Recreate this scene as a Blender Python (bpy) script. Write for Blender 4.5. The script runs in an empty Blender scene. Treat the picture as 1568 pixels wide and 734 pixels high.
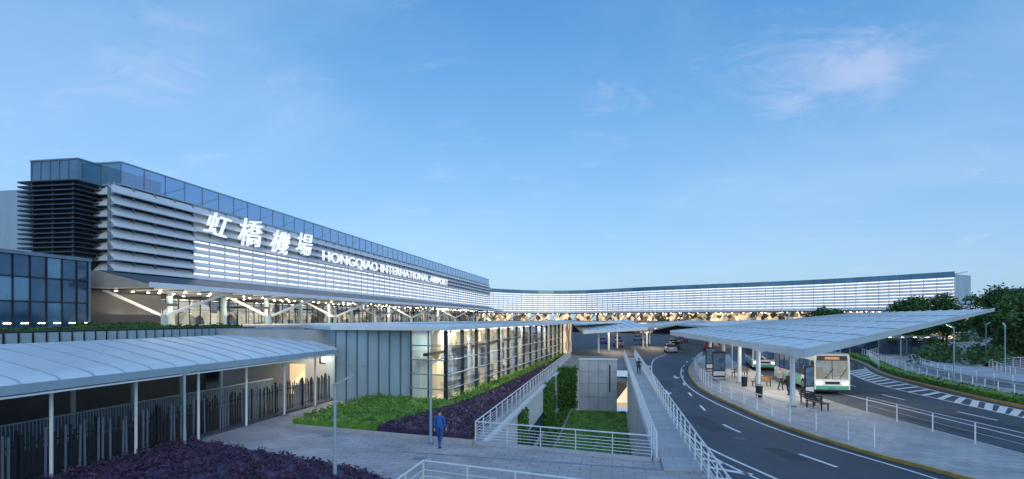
import bpy, math, random
import numpy as np
from mathutils import Vector, Matrix
random.seed(7); rng=np.random.default_rng(7)
H=5.7
CA,SA=math.cos(math.radians(10)),math.sin(math.radians(10))
U=Vector((SA,CA,0)); V=Vector((CA,-SA,0))
def L(s,t,z=0.0): return (s*CA+t*SA, -s*SA+t*CA, z)
scene=bpy.context.scene
col=scene.collection
# ---------------------------------------------------------------- materials
MATS={}
def mat(name,c,rough=0.6,metal=0.0,var=0.15,vscale=0.6,bump=0.0,bscale=20,emis=None,es=0.0,sample=False,spec=0.5,coat=0,stretch=None):
    if name in MATS: return MATS[name]
    m=bpy.data.materials.new(name); m.use_nodes=True; MATS[name]=m
    nt=m.node_tree; b=nt.nodes['Principled BSDF']
    b.inputs['Roughness'].default_value=rough; b.inputs['Metallic'].default_value=metal
    b.inputs['Specular IOR Level'].default_value=spec
    if coat: b.inputs['Coat Weight'].default_value=coat
    tc=nt.nodes.new('ShaderNodeTexCoord')
    n=nt.nodes.new('ShaderNodeTexNoise'); n.inputs['Scale'].default_value=vscale; n.inputs['Detail'].default_value=8; n.inputs['Roughness'].default_value=.62
    src=tc.outputs['Object']
    if stretch:
        mp=nt.nodes.new('ShaderNodeMapping'); mp.inputs['Scale'].default_value=stretch; nt.links.new(src,mp.inputs['Vector']); src=mp.outputs[0]
    nt.links.new(src,n.inputs['Vector'])
    r=nt.nodes.new('ShaderNodeValToRGB')
    r.color_ramp.elements[0].position=0.3; r.color_ramp.elements[1].position=0.7
    r.color_ramp.elements[0].color=(*[x*(1-var) for x in c],1); r.color_ramp.elements[1].color=(*[min(1,x*(1+var)) for x in c],1)
    nt.links.new(n.outputs['Fac'],r.inputs['Fac']); nt.links.new(r.outputs['Color'],b.inputs['Base Color'])
    if bump:
        n2=nt.nodes.new('ShaderNodeTexNoise'); n2.inputs['Scale'].default_value=bscale
        nt.links.new(tc.outputs['Object'],n2.inputs['Vector'])
        bp=nt.nodes.new('ShaderNodeBump'); bp.inputs['Strength'].default_value=bump; bp.inputs['Distance'].default_value=0.02
        nt.links.new(n2.outputs['Fac'],bp.inputs['Height']); nt.links.new(bp.outputs['Normal'],b.inputs['Normal'])
    if emis:
        b.inputs['Emission Color'].default_value=(*emis,1); b.inputs['Emission Strength'].default_value=es
        if not sample: m.cycles.emission_sampling='NONE'
    return m
def glass(name,tint,lo=.15,hi=.9,rough=0.03,refl=0.25):
    m=bpy.data.materials.new(name); m.use_nodes=True; MATS[name]=m; nt=m.node_tree; nt.nodes.clear()
    o=nt.nodes.new('ShaderNodeOutputMaterial'); g=nt.nodes.new('ShaderNodeBsdfGlossy'); t=nt.nodes.new('ShaderNodeBsdfTransparent')
    g.inputs['Roughness'].default_value=rough; g.inputs['Color'].default_value=(.85,.9,1,1)
    t.inputs['Color'].default_value=(*tint,1)
    mx=nt.nodes.new('ShaderNodeMixShader'); lw=nt.nodes.new('ShaderNodeLayerWeight'); lw.inputs['Blend'].default_value=refl
    mr=nt.nodes.new('ShaderNodeMapRange'); mr.inputs['To Min'].default_value=lo; mr.inputs['To Max'].default_value=hi
    nt.links.new(lw.outputs['Facing'],mr.inputs['Value']); nt.links.new(mr.outputs['Result'],mx.inputs['Fac'])
    nt.links.new(t.outputs[0],mx.inputs[1]); nt.links.new(g.outputs[0],mx.inputs[2]); nt.links.new(mx.outputs[0],o.inputs['Surface'])
    return m
def brickmat(name,c1,c2,mort,w,h,msz=0.012,rot=10,rough=0.6,big=0.15):
    m=bpy.data.materials.new(name); m.use_nodes=True; MATS[name]=m; nt=m.node_tree; b=nt.nodes['Principled BSDF']
    tc=nt.nodes.new('ShaderNodeTexCoord'); mp=nt.nodes.new('ShaderNodeMapping'); mp.inputs['Rotation'].default_value=(0,0,math.radians(rot))
    br=nt.nodes.new('ShaderNodeTexBrick'); br.inputs['Scale'].default_value=1; br.inputs['Brick Width'].default_value=w; br.inputs['Row Height'].default_value=h
    br.inputs['Mortar Size'].default_value=msz; br.inputs['Color1'].default_value=(*c1,1); br.inputs['Color2'].default_value=(*c2,1); br.inputs['Mortar'].default_value=(*mort,1)
    nt.links.new(tc.outputs['Object'],mp.inputs['Vector']); nt.links.new(mp.outputs[0],br.inputs['Vector'])
    n=nt.nodes.new('ShaderNodeTexNoise'); n.inputs['Scale'].default_value=0.5; n.inputs['Detail'].default_value=8
    nt.links.new(tc.outputs['Object'],n.inputs['Vector'])
    mr=nt.nodes.new('ShaderNodeMapRange'); mr.inputs['From Min'].default_value=.3; mr.inputs['From Max'].default_value=.7; mr.inputs['To Min'].default_value=1-big; mr.inputs['To Max'].default_value=1+big
    nt.links.new(n.outputs['Fac'],mr.inputs['Value'])
    mu=nt.nodes.new('ShaderNodeVectorMath'); mu.operation='SCALE'
    nt.links.new(br.outputs['Color'],mu.inputs[0]); nt.links.new(mr.outputs[0],mu.inputs['Scale']); nt.links.new(mu.outputs[0],b.inputs['Base Color'])
    b.inputs['Roughness'].default_value=rough
    return m
asphalt=mat('asphalt',(.040,.052,.075),.62,var=.35,vscale=.3,bump=.4,bscale=60)
ground_m=mat('ground_concrete',(.20,.21,.22),.8,var=.2,vscale=.1)
plaza_m=brickmat('plaza_paving',(.45,.42,.43),(.36,.34,.36),(.19,.19,.21),.8,.4,.018,big=.2)
island_m=brickmat('platform_paving',(.43,.43,.44),(.35,.35,.37),(.2,.2,.22),.6,.6,.016,rot=12,big=.2)
bridge_m=brickmat('bridge_paving',(.42,.44,.46),(.37,.39,.41),(.24,.24,.25),1.2,.6,.014)
paint=mat('road_paint',(.74,.75,.77),.55,var=.2,vscale=3)
yellow=mat('kerb_yellow',(.52,.34,.09),.6,var=.35,vscale=1.5)
kerbm=mat('kerb_stone',(.40,.40,.41),.7,var=.15,vscale=2)
concrete=mat('concrete',(.40,.44,.49),.75,var=.16,vscale=.5,bump=.2)
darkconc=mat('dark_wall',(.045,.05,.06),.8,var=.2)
whitepaint=mat('white_metal',(.74,.78,.82),.4,.1,var=.07)
railm=mat('rail_metal',(.74,.79,.84),.35,.3,var=.08,vscale=2)
alum=mat('aluminium_blade',(.74,.78,.82),.36,.15,var=.10,vscale=.15)
alumd=mat('aluminium_panel',(.31,.44,.53),.42,.1,var=.12,vscale=.5,stretch=(1,1,.3))
roofm=mat('canopy_sheet',(.70,.79,.84),.36,.05,var=.07,vscale=.35)
seam=mat('roof_seam',(.42,.51,.58),.45,.2)
darkmetal=mat('dark_metal',(.03,.035,.045),.45,.4,var=.2)
steel=mat('steel_grey',(.18,.23,.29),.45,.3)
louvredark=mat('tower_louvre',(.055,.08,.11),.4,.4)
glowback=mat('glow_backing_panel',(.7,.72,.74),.6,var=.1,vscale=.4,emis=(.85,.90,1.0),es=.42)  # emission stands in for strip light washing the backing wall
glowback2=mat('dim_glow_backing_panel',(.25,.28,.32),.6,var=.15,vscale=.4,emis=(.75,.85,1.0),es=.05)  # darker, weaker glow for the dimly lit upper backing
ledstrip=mat('led_strip',(.8,.8,.8),.5,emis=(1,.98,.97),es=1.3)
warmlamp=mat('warm_lamp',(1,.9,.7),.5,emis=(1,.82,.55),es=16)
coolamp=mat('cool_lamp',(1,1,1),.5,emis=(1,.96,.88),es=10)
letter=mat('sign_letter',(.85,.85,.85),.4,emis=(.95,.97,1),es=.62)
def glowwall(name,scale,lo,hi,es,p0=.25,p1=.9):  # walls emit a warm patchy glow in place of interior lighting
    m=bpy.data.materials.new(name); m.use_nodes=True; nt=m.node_tree; b=nt.nodes['Principled BSDF']
    tc=nt.nodes.new('ShaderNodeTexCoord'); vo=nt.nodes.new('ShaderNodeTexVoronoi'); vo.inputs['Scale'].default_value=scale
    nt.links.new(tc.outputs['Object'],vo.inputs['Vector'])
    r=nt.nodes.new('ShaderNodeValToRGB'); r.color_ramp.elements[0].color=(*lo,1); r.color_ramp.elements[1].color=(*hi,1)
    r.color_ramp.elements[0].position=p0;r.color_ramp.elements[1].position=p1
    nt.links.new(vo.outputs['Color'],r.inputs['Fac']); nt.links.new(r.outputs['Color'],b.inputs['Emission Color']); nt.links.new(r.outputs['Color'],b.inputs['Base Color'])
    b.inputs['Emission Strength'].default_value=es; m.cycles.emission_sampling='NONE'; return m
shopwall=glowwall('interior_glow_wall',.6,(.03,.028,.025),(.98,.74,.46),1.5,.3,.95)
hallwall=glowwall('hall_glow_wall',.55,(.10,.08,.055),(.85,.66,.40),1.0,.25,.95)
glassA=glass('curtain_glass',(.7,.78,.84),.08,.7,refl=.22)
glassB=glass('hall_glass',(.82,.88,.92),.06,.72,refl=.22)
glassP=glass('parapet_clear_glass',(.35,.52,.68),.22,.8,refl=.3)
glassD=mat('dark_blue_glass',(.045,.11,.19),.06,.45,var=.35,vscale=.35,spec=.9)
glassT=mat('parapet_glass',(.12,.26,.38),.08,.35,var=.3,vscale=.2,spec=.9)
# ---------------------------------------------------------------- mesh builder
class B:
    def __init__(s): s.v=[];s.f=[];s.m=[];s.ms=[]
    def mi(s,m):
        if m not in s.ms: s.ms.append(m)
        return s.ms.index(m)
    def add(s,vs,fs,m):
        o=len(s.v); s.v+= [tuple(x) for x in vs]; i=s.mi(m)
        for f in fs: s.f.append([o+k for k in f]); s.m.append(i)
    def hexa(s,p,m):
        s.add(p,[(3,2,1,0),(4,5,6,7),(0,1,5,4),(1,2,6,5),(2,3,7,6),(3,0,4,7)],m)
    def box(s,x0,x1,y0,y1,z0,z1,m):
        s.hexa([(x0,y0,z0),(x1,y0,z0),(x1,y1,z0),(x0,y1,z0),(x0,y0,z1),(x1,y0,z1),(x1,y1,z1),(x0,y1,z1)],m)
    def lbox(s,s0,s1,t0,t1,z0,z1,m):
        s.hexa([L(s0,t0,z0),L(s1,t0,z0),L(s1,t1,z0),L(s0,t1,z0),L(s0,t0,z1),L(s1,t0,z1),L(s1,t1,z1),L(s0,t1,z1)],m)
    def prism(s,poly,z0,z1,m,mside=None):
        n=len(poly); vs=[(x,y,z0) for x,y in poly]+[(x,y,z1) for x,y in poly]
        s.add(vs,[tuple(range(n,2*n))],m)
        s.add(vs,[(i,(i+1)%n,n+(i+1)%n,n+i) for i in range(n)],mside or m)
    def sheet(s,poly,z,m):
        s.add([(p[0],p[1],z) for p in poly],[tuple(range(len(poly)))],m)
    def beam(s,p,q,w,h,m,up=(0,0,1)):
        p=Vector(p);q=Vector(q);d=(q-p).normalized(); u=Vector(up)
        if abs(d.dot(u))>.99: u=Vector((0,1,0))
        a=d.cross(u).normalized()*w/2; c=a.cross(d).normalized()*h/2
        s.hexa([p-a-c,p+a-c,q+a-c,q-a-c,p-a+c,p+a+c,q+a+c,q-a+c],m)
    def tube(s,p,q,r,r2,n,m):
        p=Vector(p);q=Vector(q);d=(q-p).normalized(); u=Vector((0,0,1)) if abs(d.z)<.9 else Vector((1,0,0))
        a=d.cross(u).normalized(); c=a.cross(d)
        vs=[p+(a*math.cos(2*math.pi*i/n)+c*math.sin(2*math.pi*i/n))*r for i in range(n)]+[q+(a*math.cos(2*math.pi*i/n)+c*math.sin(2*math.pi*i/n))*r2 for i in range(n)]
        s.add(vs,[(i,(i+1)%n,n+(i+1)%n,n+i) for i in range(n)]+[tuple(range(n))[::-1],tuple(range(n,2*n))],m)
    def prof(s,p0,p1,prof,m,caps=True):
        p0=Vector((*p0[:2],0));p1=Vector((*p1[:2],0));d=(p1-p0).normalized();n=Vector((d.y,-d.x,0))
        k=len(prof); vs=[p0+n*o+Vector((0,0,z)) for o,z in prof]+[p1+n*o+Vector((0,0,z)) for o,z in prof]
        fs=[(i,(i+1)%k,k+(i+1)%k,k+i) for i in range(k)]
        if caps: fs+=[tuple(range(k))[::-1],tuple(range(k,2*k))]
        s.add(vs,fs,m)
    def obj(s,name,parent=None,smooth=False,bevel=0):
        me=bpy.data.meshes.new(name); me.from_pydata(s.v,[],s.f)
        for m in s.ms: me.materials.append(m)
        me.polygons.foreach_set('material_index',s.m)
        if smooth: me.polygons.foreach_set('use_smooth',[True]*len(s.f))
        me.update()
        import bmesh
        bm=bmesh.new(); bm.from_mesh(me); bmesh.ops.recalc_face_normals(bm,faces=bm.faces); bm.to_mesh(me); bm.free()
        o=bpy.data.objects.new(name,me); col.objects.link(o)
        if parent: o.parent=parent
        if bevel:
            bv=o.modifiers.new('bevel','BEVEL'); bv.width=bevel; bv.segments=3; bv.limit_method='ANGLE'
        return o
def empty(name,loc=(0,0,0),rot=0,parent=None):
    o=bpy.data.objects.new(name,None); col.objects.link(o); o.location=loc; o.rotation_euler=(0,0,rot)
    if parent:o.parent=parent
    return o
def light(name,loc,power,color=(1,.82,.58),size=2,parent=None,size2=None,rot=(0,0,0)):
    l=bpy.data.lights.new(name,'AREA'); l.energy=power; l.color=color; l.size=size
    if size2: l.shape='RECTANGLE'; l.size_y=size2
    o=bpy.data.objects.new(name,l); col.objects.link(o); o.location=loc; o.rotation_euler=rot
    if parent:o.parent=parent
    return o
def lerp(a,b,f): return tuple(a[i]+(b[i]-a[i])*f for i in range(len(a)))
# ---------------------------------------------------------------- ground, roads
pit=[L(-6.1,25.2)[:2],L(1.65,23.3)[:2],L(1.65,64)[:2],L(-6.1,64)[:2]]
out=[(-2500,-2500),(2500,-2500),(2500,2500),(-2500,2500)]
b=B(); b.add([(x,y,0) for x,y in pit+out],[(4,5,1,0),(5,6,2,1),(6,7,3,2),(7,4,0,3)],ground_m); b.obj('ground')
b=B(); b.sheet([L(*p) for p in [(-19.2,2),(3.4,2),(3.4,84),(1.65,84),(1.65,23.3),(-6.1,25.2),(-6.1,84),(-19.2,84)]],.004,plaza_m); b.obj('plaza_pavement')
outer=[(32,2),(32,20),(32.7,36.3),(34.4,45),(37.6,57),(44,71),(58.6,99.5),(95,132)]
def smooth(pts,n=6):
    o=[]
    P=[pts[0]]+pts+[pts[-1]]
    for i in range(1,len(P)-2):
        p0,p1,p2,p3=[np.array(P[j],float) for j in (i-1,i,i+1,i+2)]
        for k in range(n):
            t=k/n; o.append(tuple(.5*((2*p1)+(-p0+p2)*t+(2*p0-5*p1+4*p2-p3)*t*t+(-p0+3*p1-3*p2+p3)*t**3)))
    o.append(tuple(pts[-1])); return o
outer=smooth(outer,4)
b=B(); b.sheet([L(3.4,2),L(3.4,85),L(-6,90),L(-30,115),L(-44,235),(-5,242),(20,262),(46,240),(76,208),(105,178),(118,152),(112,140)]+outer[::-1],.004,asphalt); b.obj('road')
isl_l=[(17.2,4),(16.6,14),(16,20.3),(15,24),(14.3,30.2),(14.5,36.9),(15.2,45.2),(17.4,55.3),(20.7,66.3),(25.7,79),(31.5,90.5)]
isl_r=[(34,89),(29.5,76),(26.6,64),(23.9,53),(22,43),(21.2,34),(21,28),(21,14),(21,4)]
isl_l=smooth(isl_l,4); isl_r=smooth(isl_r,3)
b=B(); b.prism(isl_l+isl_r,0,.13,island_m,kerbm); b.obj('bus_platform_pavement')
def kerb(name,pts,w=.16,h=.15,m=yellow):
    b=B()
    for p,q in zip(pts[:-1],pts[1:]):
        d=Vector((q[0]-p[0],q[1]-p[1],0)); n=max(1,int(d.length/1.0))
        for i in range(n):
            a=lerp(p,q,i/n); c=lerp(p,q,(i+.985)/n)
            b.prof(a,c,[(-w/2,.0),(w/2,.0),(w/2,h-.02),(w/2-.02,h),(-w/2,h)],m)
    return b.obj(name)
kerb('kerb',isl_l); kerb('kerb',isl_r,m=kerbm); kerb('kerb',outer)
kerb('kerb',[L(3.45,2)[:2],L(3.45,85)[:2]],m=kerbm)
b=B(); b.prism(outer+[(190,180),(190,2)],0,.12,plaza_m,kerbm); b.obj('pavement')
def strip(b,pts,w,z=.008):
    for p,q in zip(pts[:-1],pts[1:]):
        d=Vector((q[0]-p[0],q[1]-p[1])).normalized(); n=Vector((-d.y,d.x))*w/2
        b.add([(p[0]+n.x,p[1]+n.y,z),(p[0]-n.x,p[1]-n.y,z),(q[0]-n.x,q[1]-n.y,z),(q[0]+n.x,q[1]+n.y,z)],[(0,1,2,3)],paint)
def dash(b,pts,w,on,off,z=.008,st=0):
    acc=-st
    for p,q in zip(pts[:-1],pts[1:]):
        l=math.dist(p,q); x=0
        while x<l:
            ph=(acc+x)%(on+off)
            if ph<on:
                e=min(l,x+on-ph); strip(b,[lerp(p,q,x/l),lerp(p,q,e/l)],w,z); x=e+1e-4
            else: x+=on+off-ph+1e-4
        acc+=l
b=B()
dash(b,smooth([(14,14),(12.5,21.8),(11.4,30),(12.4,37.5),(14.6,48),(18,60),(23,75),(29,88)]),.16,2.2,4.6,st=1.2)
strip(b,smooth([(10.6,14),(9.4,20.3),(8.6,27.3),(9.9,36),(12.6,50),(15.7,64),(20,80),(25,92)]),.14)
strip(b,smooth([(9.6,17),(8.6,21),(8.0,26)]),.12)
for i in range(6):
    y=16.2+i*1.6; strip(b,[(7.0+.16*(y-20),y+1.2),(9.9-.28*(y-17),y-.2)],.28)
strip(b,smooth([(15.6,14),(15.1,20.3),(13.9,27),(13.6,34),(14.4,45),(16.7,56),(20,67)]),.12)
def arrow(b,x,y,a=0.17,l=2.6):
    R=lambda px,py:(x+px*math.cos(a)+py*math.sin(a), y-px*math.sin(a)+py*math.cos(a),.009)
    b.add([R(-.12,0),R(.12,0),R(.12,l*.6),R(-.12,l*.6)],[(0,1,2,3)],paint)
    b.add([R(-.4,0),R(.4,0),R(0,-l*.5)],[(0,1,2)],paint)
arrow(b,13.2,55);arrow(b,16,55.5);arrow(b,12.0,44.0);arrow(b,16.4,68)
strip(b,[(25.2,44),(24.8,35),(24.5,27.2),(24.4,15)],.14)
dash(b,smooth([(28,14),(27.3,27),(27.5,37.7),(28.3,45),(31.5,57),(38,73)]),.16,3,5,st=2)
hin=smooth([(29.4,18),(29.3,30),(30,37),(31.5,48),(34.6,57.5),(39.5,68)]); hout=smooth([(31.3,18),(31.4,30),(32,37),(33.7,46),(36.9,57.5),(41.5,67)])
strip(b,hin,.16); strip(b,hout,.14)
for i in range(1,len(hin)-4,1):
    strip(b,[hin[i],hout[i+2]],.42,.0085)
b.obj('road_markings')
b=B(); patch=mat('asphalt_patch',(.028,.035,.05),.7,var=.25,vscale=1)
for x,y,w_,l_,a in [(10.6,31,1.1,4.5,.05),(26.2,31,1.3,6,.02),(13.6,50,1,6,.25),(23,30.5,1.2,5,0),(11.5,24,.8,2.4,-.1)]:
    ca,sa=math.cos(a),math.sin(a); b.sheet([(x+px*ca+py*sa,y-px*sa+py*ca) for px,py in ((-w_/2,-l_/2),(w_/2,-l_/2),(w_/2,l_/2),(-w_/2,l_/2))],.0062,patch)
b.obj('road_patches')
b=B()
for x,y in [(10.8,27),(12.9,41),(26,35),(28.5,33),(14.8,60),(8.9,34)]: b.tube((x,y,.005),(x,y,.012),.33,.33,18,darkmetal)
b.obj('manhole_covers')
b=B()
for s_,t in [(-8,22),(-3,20.5),(-14,25.5),(1,19.5),(-17.6,31)]:
    b.lbox(s_,s_+.5,t,t+.5,.005,.011,steel)
for k in range(24): b.lbox(-8.9+k*.5,-8.42+k*.5,23.1-k*.05,23.28-k*.05,.005,.010,steel)
b.obj('drain_covers')
# ---------------------------------------------------------------- sunken courtyard
root=empty('sunken_courtyard')
b=B(); ZP=-4.5
lawnm=mat('lawn',(.035,.085,.022),.9,var=.35,vscale=1.2,bump=.8,bscale=40)
b.sheet([(p[0],p[1]) for p in pit],ZP,plaza_m)
wallw=mat('courtyard_wall',(.70,.72,.74),.6,var=.07,vscale=.4)
pw=[(-6.1,25.2),(1.65,23.3),(1.65,64),(-6.1,64)]
def wall(b,a,c,z0,z1,m,th=.3,side=-1):
    b.prof(L(*a)[:2],L(*c)[:2],[(0,z0),(0,z1),(side*th,z1),(side*th,z0)],m)
wall(b,pw[0],pw[3],ZP+.01,.0,wallw)
wall(b,pw[1],pw[2],ZP+.01,-.01,concrete,side=1)
wall(b,pw[0],pw[1],ZP+.01,-.01,concrete,side=1)
b.lbox(-3.6,.5,64,64.5,ZP,1.15,concrete); b.lbox(-6.3,-3.6,64.1,64.6,ZP,.0,wallw)
b.lbox(-3.7,.6,63.9,64.6,1.15,1.28,whitepaint)
b.lbox(.5,1.65,66.5,66.8,ZP,-1.2,shopwall); b.lbox(.5,1.65,64,66.4,-1.2,-.9,concrete)
for z in (-3,-1.5,-.2): b.lbox(-3.6,.5,63.985,64,z,z+.02,darkmetal)
for s_ in (-2.6,-1.5,-.5): b.lbox(s_,s_+.02,63.985,64,ZP,1.15,darkmetal)
b.lbox(-.35,-.2,63.98,64,-2.4,0.6,darkmetal)
for i in range(12):
    t0=27+i*3; b.lbox(-6.1,-6.06,t0,t0+2.7,ZP+.3,ZP+1.9,glassD)
b.lbox(-6.1,-5.85,25.4,64,.0-.35,-.2,whitepaint)
b.obj('courtyard_walls',root)
b=B(); b.sheet([L(-4.4,28),L(1.2,28),L(1.2,62),L(-4.4,62)],ZP+.05,lawnm); b.obj('lawn_bed',root)
# ---------------------------------------------------------------- foliage
def leafmat(name,c,c2,sc=1.6):
    m=bpy.data.materials.new(name); m.use_nodes=True; nt=m.node_tree; bb=nt.nodes['Principled BSDF']; bb.inputs['Roughness'].default_value=.6
    tc=nt.nodes.new('ShaderNodeTexCoord'); n=nt.nodes.new('ShaderNodeTexNoise'); n.inputs['Scale'].default_value=sc; n.inputs['Detail'].default_value=10; n.inputs['Roughness'].default_value=.75
    nt.links.new(tc.outputs['Object'],n.inputs['Vector'])
    r=nt.nodes.new('ShaderNodeValToRGB'); r.color_ramp.elements[0].color=(*c,1); r.color_ramp.elements[1].color=(*c2,1); r.color_ramp.elements[0].position=.35; r.color_ramp.elements[1].position=.65
    nt.links.new(n.outputs['Fac'],r.inputs['Fac']); nt.links.new(r.outputs['Color'],bb.inputs['Base Color'])
    return m
green=leafmat('green_leaves',(.045,.13,.012),(.17,.36,.04))
purple=leafmat('purple_leaves',(.026,.013,.038),(.095,.048,.12))
dkgreen=leafmat('dark_leaves',(.022,.065,.014),(.085,.18,.035),.8)
ivy=leafmat('ivy_leaves',(.03,.10,.016),(.10,.24,.04))
def leafmesh(name,cent,size,m,parent=None,up=.5):
    n=len(cent); a=rng.normal(size=(n,3)); a[:,2]*= (1-up); a/=np.linalg.norm(a,axis=1)[:,None]
    c=rng.normal(size=(n,3)); c-= (c*a).sum(1)[:,None]*a; c/=np.linalg.norm(c,axis=1)[:,None]
    sz=size*(.6+.8*rng.random(n))[:,None]
    v=np.empty((n,4,3)); v[:,0]=cent-a*sz; v[:,1]=cent+c*sz*.5; v[:,2]=cent+a*sz; v[:,3]=cent-c*sz*.5
    me=bpy.data.meshes.new(name); me.vertices.add(4*n); me.vertices.foreach_set('co',v.reshape(-1))
    me.loops.add(4*n); me.loops.foreach_set('vertex_index',np.arange(4*n,dtype=np.int32))
    me.polygons.add(n); me.polygons.foreach_set('loop_start',np.arange(0,4*n,4,dtype=np.int32))
    me.materials.append(m); me.update(calc_edges=True); me.validate()
    o=bpy.data.objects.new(name,me); col.objects.link(o)
    if parent:o.parent=parent
    return o
def inpoly(P,poly):
    x,y=P[:,0],P[:,1]; ins=np.zeros(len(P),bool); n=len(poly)
    for i in range(n):
        x1,y1=poly[i][:2];x2,y2=poly[(i+1)%n][:2]
        c=((y1>y)!=(y2>y))&(x<(x2-x1)*(y-y1)/((y2-y1) if y2!=y1 else 1e-9)+x1); ins^=c
    return ins
def hedge(name,poly,z0,h,n,size,m):
    root=empty(name); poly=[p[:2] for p in poly]
    b=B(); b.prism(poly,z0,z0+h*.66,m); b.obj('stems',root)
    xs=[p[0] for p in poly];ys=[p[1] for p in poly]
    P=np.column_stack([rng.uniform(min(xs),max(xs),n*4),rng.uniform(min(ys),max(ys),n*4)]); P=P[inpoly(P,poly)][:n]
    hh=h*(.78+.2*np.sin(P[:,0]*3.1+2*np.sin(P[:,1]*2.3))*np.cos(P[:,1]*2.7)+.12*np.sin(P[:,0]*7.7+P[:,1]*5.1)) + rng.normal(0,.06,len(P))*h/.5
    z=z0+hh-np.abs(rng.normal(0,.06,len(P)))
    C=[np.column_stack([P,z])]
    for i in range(len(poly)):
        a,c=poly[i],poly[(i+1)%len(poly)]; l=math.dist(a,c); k=int(l*h*n/ max(20,len(P))*2+l*18)
        f=rng.random(k); C.append(np.column_stack([a[0]+(c[0]-a[0])*f+rng.normal(0,.05,k),a[1]+(c[1]-a[1])*f+rng.normal(0,.05,k),z0+rng.random(k)*h*.9]))
    leafmesh('leaves',np.vstack(C),size,m,root)
    return root
gp=[(-16.6,27.6),(-11.6,26.9),(-9.4,35.7),(-8.3,52),(-6.9,86),(-7.3,86),(-10.6,36.0),(-10.7,35.6),(-13.4,36.5),(-16.6,36.9)]
pp=[(-11.5,26.8),(-6.5,25.5),(-6.4,86),(-6.85,86),(-8.2,52),(-9.3,35.7)]
hedge('green_hedge',[L(*p) for p in gp],.1,.5,34000,.075,green)
hedge('purple_hedge',[L(*p) for p in pp],.1,.42,32000,.07,purple)
p2=[(-18.7,22.6),(-9.3,19.3),(-6.2,17.2),(-6.2,6),(-18.7,6)]
hedge('purple_hedge',[L(*p) for p in p2],.05,.42,60000,.06,purple)
kerb('planter_kerb',[L(*p)[:2] for p in [(-16.8,37),(-16.8,27.4),(-6.25,25.15)]],.18,.2,kerbm)
kerb('planter_kerb',[L(*p)[:2] for p in [(-18.9,22.85),(-9.2,19.5),(-6.0,17.3),(-6.0,5)]],.15,.14,kerbm)
for (s0,s1,t0,t1,z0,z1) in [(-6.0,-5.6,36.6,38.6,-3.8,-.4),(-6.0,-5.6,50.5,57,-4.2,-.2),(-6.0,-3.8,63.3,63.9,-4.3,.5)]:
    r_=empty('climbing_ivy'); n=int(max(t1-t0,s1-s0)*(z1-z0)*190)
    t=rng.uniform(t0,t1,n); z=rng.uniform(z0,z1,n)+.2*np.sin(t*5); s_=rng.uniform(s0,s1,n)
    leafmesh('leaves',np.column_stack([s_*CA+t*SA,-s_*SA+t*CA,z]),.12,ivy,r_)
    b=B(); b.lbox(s0-.05,s0+.1 if s1-s0<1 else s1-.2,t0+.2 if s1-s0<1 else t1-.05,t1-.2 if s1-s0<1 else t1+.1,z0,z1-.3,ivy); b.obj('stems',r_)
hedge('courtyard_hedge',[L(*p) for p in [(-5.6,36),(-4.7,36),(-4.7,63),(-5.6,63)]],ZP,.5,5000,.12,ivy)
hedge('lawn_grass',[L(*p) for p in [(-4.3,40),(1.3,40),(1.3,63),(-4.3,63)]],ZP+.02,.16,16000,.09,green)
# ---------------------------------------------------------------- railings
def railing(name,pts,h=1.05,rails=5,sp=1.6,r=.022,z=0,m=railm,parent=None,base=False):
    b=B()
    for p,q in zip(pts[:-1],pts[1:]):
        l=math.dist(p[:2],q[:2]); n=max(1,round(l/sp))
        for i in range(n+1):
            x=lerp(p[:2],q[:2],i/n); b.beam((*x,z),(*x,z+h),.06,.03,m,up=(q[0]-p[0],q[1]-p[1],0))
        b.tube((*p[:2],z+h+.02),(*q[:2],z+h+.02),r*1.5,r*1.5,8,m)
        for k in range(rails-1):
            zz=z+.14+k*(h-.2)/(rails-1); b.tube((*p[:2],zz),(*q[:2],zz),r*.65,r*.65,6,m)
        if base: b.prof(p[:2],q[:2],[(-.12,0),(.12,0),(.12,z),(-.12,z)],concrete)
    return b.obj(name,parent)
railing('railing',[L(-6.15,86),L(-6.15,25.3),L(1.55,23.4)],.86,6,z=.14,base=True)
railing('railing',[L(1.75,23.4),L(1.75,86)],.95,6,z=.14,base=True)
railing('railing',[L(3.25,14),L(3.25,86)],1.1,6,z=.1)
b=B(); b.lbox(1.9,3.36,22,84,.004,.1,bridge_m); b.obj('footbridge_pavement')
railing('railing',[(-3.5,15.5),(-2.9,18.6),(4.6,15.2)],1.05,5)
railing('railing',smooth([(15.6,24.5),(14.9,30.5),(15.1,37),(15.8,45),(18,55),(21.2,66),(26.2,78.5)],3),1.0,4,sp=2,z=.12,r=.018)
railing('railing',[(20.6,15),(20.7,28),(20.9,33.5)],.95,3,sp=2.5,z=.12,r=.012)
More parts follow.
